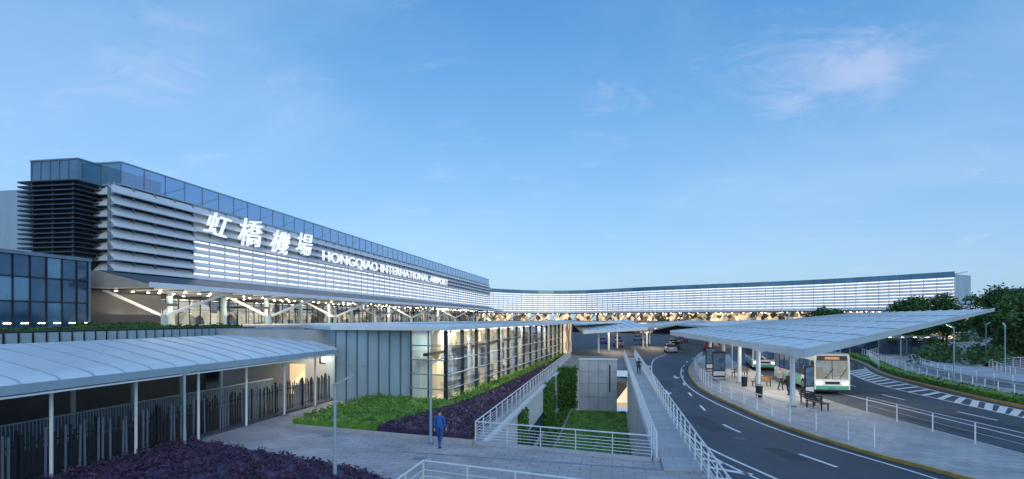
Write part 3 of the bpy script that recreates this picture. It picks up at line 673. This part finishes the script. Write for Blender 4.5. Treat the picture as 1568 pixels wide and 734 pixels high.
bus(29.6,68,math.radians(-108))
def car(x,y,rot,c):
    root=empty('parked_car',(x,y,.005),rot); m=mat('car_paint_%d'%int(c[0]*1000+c[2]*77),c,.25,.3,var=.05,coat=.8)
    b=B(); pr=[(-2.2,.3),(-2.25,.75),(-2.1,.95),(-1.2,1.0),(1.0,.98),(2.0,.82),(2.25,.6),(2.25,.3)]; k=len(pr)
    b.add([(p[0],-.88,p[1]) for p in pr]+[(p[0],.88,p[1]) for p in pr],[(i,(i+1)%k,k+(i+1)%k,k+i) for i in range(k)]+[tuple(range(k)),tuple(range(k,2*k))],m); b.obj('body',root,bevel=.07)
    b=B(); pr=[(-1.75,.97,.8),(-1.1,1.42,.66),(.1,1.45,.66),(1.05,.95,.8)]; k=4
    b.add([(p[0],-p[2],p[1]) for p in pr]+[(p[0],p[2],p[1]) for p in pr],[(i,(i+1)%k,k+(i+1)%k,k+i) for i in range(k)]+[tuple(range(k)),tuple(range(k,2*k))],busglass)
    b.box(-1.05,.1,-.64,.64,1.44,1.48,m); b.obj('cabin',root,bevel=.03)
    b=B()
    for xx in (-1.35,1.4):
        for sy in (-.8,.8): wheel(b,xx,sy,.32,.2)
    for sy in (-.6,.6): b.box(2.2,2.27,sy-.18,sy+.18,.6,.74,headl); b.box(-2.27,-2.2,sy-.18,sy+.18,.68,.84,taill)
    b.obj('wheels_and_lamps',root)
cc=[(.5,.5,.5),(.04,.04,.05),(.35,.02,.02),(.6,.6,.62),(.05,.12,.3),(.2,.2,.2)]
for i,(x,y,a) in enumerate([(27,97,80),(31,108,75),(36,104,70),(34,120,80),(29,125,80),(38,132,95),(22,118,85),(26,140,80),(42,140,60),(47,125,100),(21,132,85),(33,150,80)]): car(x,y,math.radians(a),cc[i%6])
# ---------------------------------------------------------------- platform furniture
woodm=mat('bench_wood',(.30,.16,.07),.6,var=.3,vscale=6)
def bench(x,y,rot,m=woodm):
    root=empty('bench',(x,y,.13),rot); b=B()
    for k in range(4): b.box(-.8,.8,-.24+k*.125,-.14+k*.125,.42,.46,m)
    b.obj('seat',root); b=B()
    for k in range(3): b.beam((-.8,.27+k*.03,.58+k*.13),(.8,.27+k*.03,.58+k*.13),.03,.09,m)
    b.obj('backrest',root); b=B()
    for xx in (-.65,.65): b.box(xx-.03,xx+.03,-.24,-.18,0,.42,darkmetal); b.box(xx-.03,xx+.03,.2,.26,0,.9,darkmetal); b.box(xx-.03,xx+.03,-.2,.22,.38,.418,darkmetal)
    b.obj('legs',root)
bench(20.6,47,math.radians(190)); bench(19.6,37.3,math.radians(100),darkmetal); bench(18.9,35.2,math.radians(100),darkmetal); bench(22,55,math.radians(190))
def info(x,y,rot,h=2.3,w=.7):
    root=empty('bus_stop_sign',(x,y,.13),rot); b=B(); b.box(-w/2,w/2,-.06,.06,.25,h,darkmetal); b.box(-w/2,w/2,-.1,.1,0,.08,steel); b.box(-w/2+.05,-w/2+.1,-.05,.05,.05,.3,steel); b.box(w/2-.1,w/2-.05,-.05,.05,.05,.3,steel); b.obj('frame',root,bevel=.01)
    b=B(); b.box(-w/2+.06,w/2-.06,-.07,-.062,.9,h-.15,mat('poster',(.08,.16,.28),.3,var=.8,vscale=4)); b.box(-w/2+.06,w/2-.06,-.07,-.062,.4,.8,whitepaint); b.obj('poster',root)
info(20.9,40,.1); info(18.9,52,.1,2.6,1.2); info(21,60,.1,2.6,1.2)
def bin_(x,y):
    root=empty('litter_bin',(x,y,.13)); b=B(); b.tube((0,0,0),(0,0,.8),.22,.25,14,darkmetal); b.tube((0,0,.88),(0,0,.93),.27,.2,14,steel)
    for a in range(4): b.tube((.2*math.cos(a*1.57),.2*math.sin(a*1.57),.8),(.2*math.cos(a*1.57),.2*math.sin(a*1.57),.88),.015,.015,6,steel)
    b.obj('body',root)
bin_(17.6,40.5); bin_(19.2,47)
# ---------------------------------------------------------------- people
def person(name,x,y,z,rot,shirt,trous,hair,stride=.35,h=1.7):
    root=empty(name,(x,y,z),rot); k=h/1.7
    m=bpy.data.materials.new('clothes'); m.use_nodes=True; nt=m.node_tree; bb=nt.nodes['Principled BSDF']; bb.inputs['Roughness'].default_value=.85
    tc=nt.nodes.new('ShaderNodeTexCoord'); sp=nt.nodes.new('ShaderNodeSeparateXYZ'); r=nt.nodes.new('ShaderNodeValToRGB'); r.color_ramp.interpolation='CONSTANT'
    dv=nt.nodes.new('ShaderNodeMath'); dv.operation='DIVIDE'; dv.inputs[1].default_value=2
    nt.links.new(tc.outputs['Object'],sp.inputs[0]); nt.links.new(sp.outputs['Z'],dv.inputs[0]); nt.links.new(dv.outputs[0],r.inputs[0]); nt.links.new(r.outputs[0],bb.inputs['Base Color'])
    e=r.color_ramp.elements; e[0].color=(.03,.03,.03,1); e[0].position=0; e[1].position=.045; e[1].color=(*trous,1)
    for pz,c in ((.47,shirt),(.725,(.5,.32,.23))):
        q=e.new(pz); q.color=(*c,1)
    vs=[(0,0,.93),(0,0,1.1),(0,0,1.3),(0,0,1.42),(0,.01,1.5),(0,.02,1.56)]; rad=[(.15,.11),(.13,.1),(.16,.11),(.09,.07),(.052,.052),(.05,.05)]
    ed=[(0,1),(1,2),(2,3),(3,4),(4,5)]
    for sx,ph in ((-1,1),(1,-1)):
        o=len(vs); a=stride*ph
        vs+=[(sx*.1,0,.88),(sx*.1,.28*a+.06,.48),(sx*.1,.9*a-(.08 if ph<0 else 0),.09),(sx*.11,.9*a+.14,.045)]; rad+=[(.092,.095),(.06,.06),(.042,.045),(.04,.035)]; ed+=[(0,o),(o,o+1),(o+1,o+2),(o+2,o+3)]
        o=len(vs); vs+=[(sx*.19,0,1.38),(sx*.23,-.2*a,1.1),(sx*.23,-.55*a+.08,.87)]; rad+=[(.055,.055),(.042,.042),(.028,.03)]; ed+=[(2,o),(o,o+1),(o+1,o+2)]
    me=bpy.data.meshes.new('body'); me.from_pydata([Vector(v)*k for v in vs],ed,[]); me.materials.append(m)
    o=bpy.data.objects.new('body',me); col.objects.link(o); o.parent=root
    md=o.modifiers.new('skin','SKIN'); 
    for i,sv in enumerate(me.skin_vertices[0].data): sv.radius=(rad[i][0]*k,rad[i][1]*k); sv.use_root=(i==0)
    s2=o.modifiers.new('sub','SUBSURF'); s2.levels=2; s2.render_levels=2
    skin=mat('skin',(.5,.32,.23),.6,var=.05); hm=mat('hair_'+name+str(int(x)),hair,.6)
    b=B()
    def ell(c,r,m,n=12):
        vs=[];fs=[]
        for i in range(n+1):
            for j in range(n):
                th=math.pi*i/n; p=2*math.pi*j/n; vs.append(((c[0]+r[0]*math.sin(th)*math.cos(p))*k,(c[1]+r[1]*math.sin(th)*math.sin(p))*k,(c[2]+r[2]*math.cos(th))*k))
        for i in range(n):
            for j in range(n): fs.append((i*n+j,i*n+(j+1)%n,(i+1)*n+(j+1)%n,(i+1)*n+j))
        b.add(vs,fs,m)
    ell((0,.03,1.60),(.073,.092,.115),skin); ell((0,.005,1.635),(.083,.095,.095),hm); ell((0,.125,1.59),(.014,.02,.022),skin)
    for sx in (-1,1): ell((sx*.075,.02,1.59),(.014,.024,.032),skin); ell((sx*.03,.112,1.61),(.013,.01,.008),darkmetal)
    ell((0,.113,1.545),(.024,.01,.007),mat('lips',(.35,.12,.1),.5))
    for sx,ph in ((-1,1),(1,-1)):
        hx,hy,hz=sx*.23,-.55*stride*ph+.09,.80; ell((hx,hy,hz+.02),(.02,.04,.05),skin,8)
        for f in range(4): b.tube((hx*k,(hy-.03+f*.02)*k,(hz-.02)*k),((hx-sx*.015)*k,(hy-.03+f*.021)*k,(hz-.09+abs(f-1.5)*.008)*k),.009,.007,6,skin)
        b.tube((hx*k,(hy+.03)*k,(hz+.02)*k),((hx-sx*.01)*k,(hy+.065)*k,(hz-.03)*k),.011,.009,6,skin)
    b.obj('head_and_hands',root,smooth=True)
person('pedestrian',-3.2,25.1,.01,math.radians(-20),(.02,.12,.42),(.02,.08,.28),(.02,.015,.01),.2)
person('pedestrian',L(2.6,58)[0],L(2.6,58)[1],.1,math.radians(-10),(.03,.03,.04),(.03,.03,.05),(.01,.01,.01))
person('pedestrian',20.2,41.5,.13,math.radians(120),(.05,.05,.06),(.03,.04,.07),(.01,.01,.01),.1)
person('pedestrian',21.0,44.5,.13,math.radians(190),(.3,.3,.32),(.03,.04,.07),(.01,.01,.01),.1)
# ---------------------------------------------------------------- right side
def off(pts,d):
    o=[]
    for i,p in enumerate(pts):
        a=pts[max(0,i-1)];c=pts[min(len(pts)-1,i+1)]; v=Vector((c[0]-a[0],c[1]-a[1])).normalized(); o.append((p[0]+v.y*d,p[1]-v.x*d))
    return o
oc=outer[5:]
hedge('green_hedge',off(oc,.5)+off(oc,1.6)[::-1],.12,.55,12000,.12,green)
railing('railing',off(oc,2.3)[::2],1.0,5,sp=2,z=.12,m=whitepaint)
railing('railing',[(40,40),(41,52),(45,62),(52,74)],1.1,5,sp=2,z=.12,m=whitepaint)
railing('railing',[(44,38),(46,52),(52,62),(66,70)],1.1,5,sp=2,z=.12,m=whitepaint)
railing('railing',[(40,62),(50,80),(60,92)],1.1,5,sp=2,z=.12,m=whitepaint)
b=B(); b.prism([(40.4,44),(43.6,44),(46.2,54),(51,62),(48.5,68),(44,60),(41.4,52)],.12,.7,concrete); b.obj('ramp')
bark=mat('bark',(.06,.045,.035),.9,var=.3,vscale=4)
def tree(x,y,h,cr,n=5200,nm='broadleaf_tree'):
    root=empty(nm,(x,y,.1),random.random()*6); b=B(); th=h*.32
    b.tube((0,0,0),(.1,.05,th),.20,.13,9,bark); cl=[]
    b.tube((.1,.05,th),(.15,.1,h*.85),.13,.03,8,bark)
    for i in range(11):
        a=i*2.4+random.random(); rr=cr*random.uniform(.45,.85); z=h*random.uniform(.38,.86); z1=th*random.uniform(.7,1.3)
        e=(rr*math.cos(a),rr*math.sin(a),z); b.tube((.1,.05,z1),e,.07,.02,6,bark); cl.append((*e,cr*random.uniform(.32,.48)))
    for i in range(9):
        a=random.random()*6.3; rr=cr*random.uniform(0,.5); cl.append((rr*math.cos(a),rr*math.sin(a),h*random.uniform(.5,.93),cr*random.uniform(.30,.46)))
    b.obj('trunk',root)
    P=[]
    for c in cl:
        k=n//len(cl); d=rng.normal(size=(k,3)); d/=np.linalg.norm(d,axis=1)[:,None]; r=c[3]*(rng.random(k)**.4)[:,None]*(1+.25*rng.random((k,1))**4*2); P.append(np.array(c[:3])+d*r*np.array([1,1,.75]))
    leafmesh('crown',np.vstack(P),.22,dkgreen,root)
for x,y,h,cr in [(63,89,9.0,3.2),(69,91,10.2,3.6),(75,88,11,3.8),(70,80,8.6,3.3),(80,92,10.6,4),(64,74,7.6,3),(70,72,8,3.3),(87,97,10.4,4.0),(58,104,7.6,3.2),(62,68,7,2.8),(92,104,8.6,3.7),(78,79,9,3.6),(100,118,9,4.2),(74,104,8,3.6),(66,64,7.2,3),(84,110,8,3.7),(56,92,6.2,2.6),(68,99,8.6,3.5)]: tree(x,y,h,cr)
P=[]
for i in range(190):
    f=random.random(); x=60+f*330+random.uniform(-6,6); y=205-f*30+random.uniform(-12,25)+max(0,(100-x))*.6; z=random.uniform(1,7.5); r=random.uniform(2.5,4.5)
    d=rng.normal(size=(130,3)); d/=np.linalg.norm(d,axis=1)[:,None]; P.append(np.array([x,y,z])+d*r*(rng.random(130)**.4)[:,None])
leafmesh('distant_trees',np.vstack(P),.65,dkgreen)
P=[]
for i in range(110):
    if i<60: x=56+random.random()*60; y=100+random.random()*35+(x-56)*.3
    else: x=48+random.random()*45; y=58+(x-48)*.75+random.random()*12
    z=random.uniform(.5,1.9); r=random.uniform(.9,1.7)
    d=rng.normal(size=(150,3)); d/=np.linalg.norm(d,axis=1)[:,None]; P.append(np.array([x,y,z])+d*r*(rng.random(150)**.4)[:,None])
leafmesh('shrubs',np.vstack(P),.22,dkgreen)
root=empty('distant_building'); b=B()
b.box(236,275,255,275,0,20,mat('far_wall',(.2,.2,.26),.7)); 
for i in range(9): b.box(237+i*4.2,240+i*4.2,254.8,255,16,18.5,mat('purple_lights',(.2,.1,.5),.5,emis=(.35,.15,1),es=1.4))
for k in range(3):
    for i in range(9): b.box(237+i*4.2,240+i*4.2,254.8,255,5+k*3.6,7.2+k*3.6,glassD)
b.obj('walls',root)
root=empty('waiting_shelter'); b=B(); b.box(50,64,84,88,3.0,3.2,steel)
for x in (50.5,54.8,59,63.5): b.box(x-.06,x+.06,85,85.12,.1,3.0,steel)
for i in range(7): b.box(51+i*1.9,51.3+i*1.9,85.5,85.8,2.92,2.99,warmlamp)
b.box(50,64,87.8,87.9,.3,2.4,glassD); b.obj('frame',root)
# ---------------------------------------------------------------- sky
w=bpy.data.worlds.new('World'); scene.world=w; w.use_nodes=True; nt=w.node_tree; nt.nodes.clear(); N=nt.nodes.new; K=nt.links.new
def M(op,a,b_=None,c=None):
    n=N('ShaderNodeMath'); n.operation=op
    for i,x in enumerate((a,b_,c)):
        if x is None: continue
        if isinstance(x,(int,float)): n.inputs[i].default_value=x
        else: K(x,n.inputs[i])
    return n.outputs[0]
o=N('ShaderNodeOutputWorld'); ad=N('ShaderNodeAddShader'); bg1=N('ShaderNodeBackground'); bg2=N('ShaderNodeBackground')
sky=N('ShaderNodeTexSky'); sky.sky_type='NISHITA'; sky.sun_disc=False; sky.sun_elevation=math.radians(12); sky.sun_rotation=math.radians(160)
bg1.inputs['Strength'].default_value=.06; tn=N('ShaderNodeMixRGB'); tn.blend_type='MULTIPLY'; tn.inputs['Fac'].default_value=1; tn.inputs['Color2'].default_value=(.55,.78,1,1); K(sky.outputs[0],tn.inputs['Color1']); K(tn.outputs[0],bg1.inputs['Color'])
tc=N('ShaderNodeTexCoord'); sp=N('ShaderNodeSeparateXYZ'); K(tc.outputs['Generated'],sp.inputs[0])
rp=N('ShaderNodeValToRGB'); K(sp.outputs['Z'],rp.inputs[0]); e=rp.color_ramp.elements
e[0].position=0; e[0].color=(.35,.52,.76,1); e[1].position=1; e[1].color=(.08,.26,.56,1)
for p,c in ((.1,(.29,.48,.75)),(.25,(.19,.40,.72)),(.4,(.11,.32,.65)),(.52,(.06,.24,.56))): q=e.new(p); q.color=(*c,1)
az=M('ADD',M('MAXIMUM',sp.outputs['Z'],0),.14)
px=M('DIVIDE',sp.outputs['X'],az); py=M('DIVIDE',sp.outputs['Y'],az)
cb=N('ShaderNodeCombineXYZ');K(px,cb.inputs[0]);K(py,cb.inputs[1])
def noise(scale,loc,rot,sc,detail=9,rough=.6,dist=.7):
    mp=N('ShaderNodeMapping'); mp.inputs['Scale'].default_value=sc; mp.inputs['Rotation'].default_value=(0,0,rot); mp.inputs['Location'].default_value=loc; K(cb.outputs[0],mp.inputs['Vector'])
    n1=N('ShaderNodeTexNoise'); n1.inputs['Scale'].default_value=scale; n1.inputs['Detail'].default_value=detail; n1.inputs['Roughness'].default_value=rough; n1.inputs['Distortion'].default_value=dist; K(mp.outputs[0],n1.inputs['Vector']); return n1.outputs['Fac']
na=noise(2.6,(5.3,1.7,0),.5,(1,1.3,1),12,.66,.6); nb=noise(.6,(7.1,2.2,0),.2,(.8,1,1),8,.6,.5)
def blob(cx,cy,rx,ry,amp):
    d=M('ADD',M('POWER',M('ABSOLUTE',M('DIVIDE',M('SUBTRACT',px,cx),rx)),2.0),M('POWER',M('ABSOLUTE',M('DIVIDE',M('SUBTRACT',py,cy),ry)),2.0))
    return M('MULTIPLY',M('EXPONENT',M('MULTIPLY',d,-1.0)),amp)
f=M('ADD',na,blob(.97,1.68,.24,.30,.24)); f=M('ADD',f,blob(-1.05,1.66,.22,.12,.14)); f=M('ADD',f,blob(-.6,1.85,.14,.2,.08)); f=M('ADD',f,blob(-1.6,2.2,.4,.5,.06))
def ramp(v,a,b_):
    r=N('ShaderNodeMapRange'); r.interpolation_type='SMOOTHSTEP'; r.inputs['From Min'].default_value=a; r.inputs['From Max'].default_value=b_; K(v,r.inputs['Value']); return r.outputs[0]
cf=M('MULTIPLY',ramp(f,.54,.92),.68); hz=M('MULTIPLY',ramp(nb,.36,.70),.55)
m1=N('ShaderNodeMixRGB'); m1.inputs['Color2'].default_value=(.36,.53,.77,1); K(hz,m1.inputs['Fac']); K(rp.outputs[0],m1.inputs['Color1'])
mc=N('ShaderNodeMixRGB'); mc.inputs['Color2'].default_value=(.55,.61,.80,1); K(cf,mc.inputs['Fac']); K(m1.outputs[0],mc.inputs['Color1'])
K(mc.outputs[0],bg2.inputs['Color']); bg2.inputs['Strength'].default_value=.9
K(bg1.outputs[0],ad.inputs[0]);K(bg2.outputs[0],ad.inputs[1]);K(ad.outputs[0],o.inputs['Surface'])
sl=bpy.data.lights.new('sun','SUN'); sl.energy=.8; sl.angle=math.radians(45); sl.color=(1,.97,.94); so=bpy.data.objects.new('sun',sl); col.objects.link(so)
so.rotation_euler=(math.radians(55),0,math.radians(22))
# ---------------------------------------------------------------- camera
cam=bpy.data.cameras.new('camera'); co=bpy.data.objects.new('camera',cam); col.objects.link(co); co.location=(0,0,H); co.rotation_euler=(math.radians(90),0,0)
cam.sensor_width=36; cam.lens=20.0; cam.shift_y=.0776; cam.clip_end=6000; scene.camera=co
scene.view_settings.view_transform='Standard'; scene.view_settings.look='None'; scene.view_settings.exposure=0
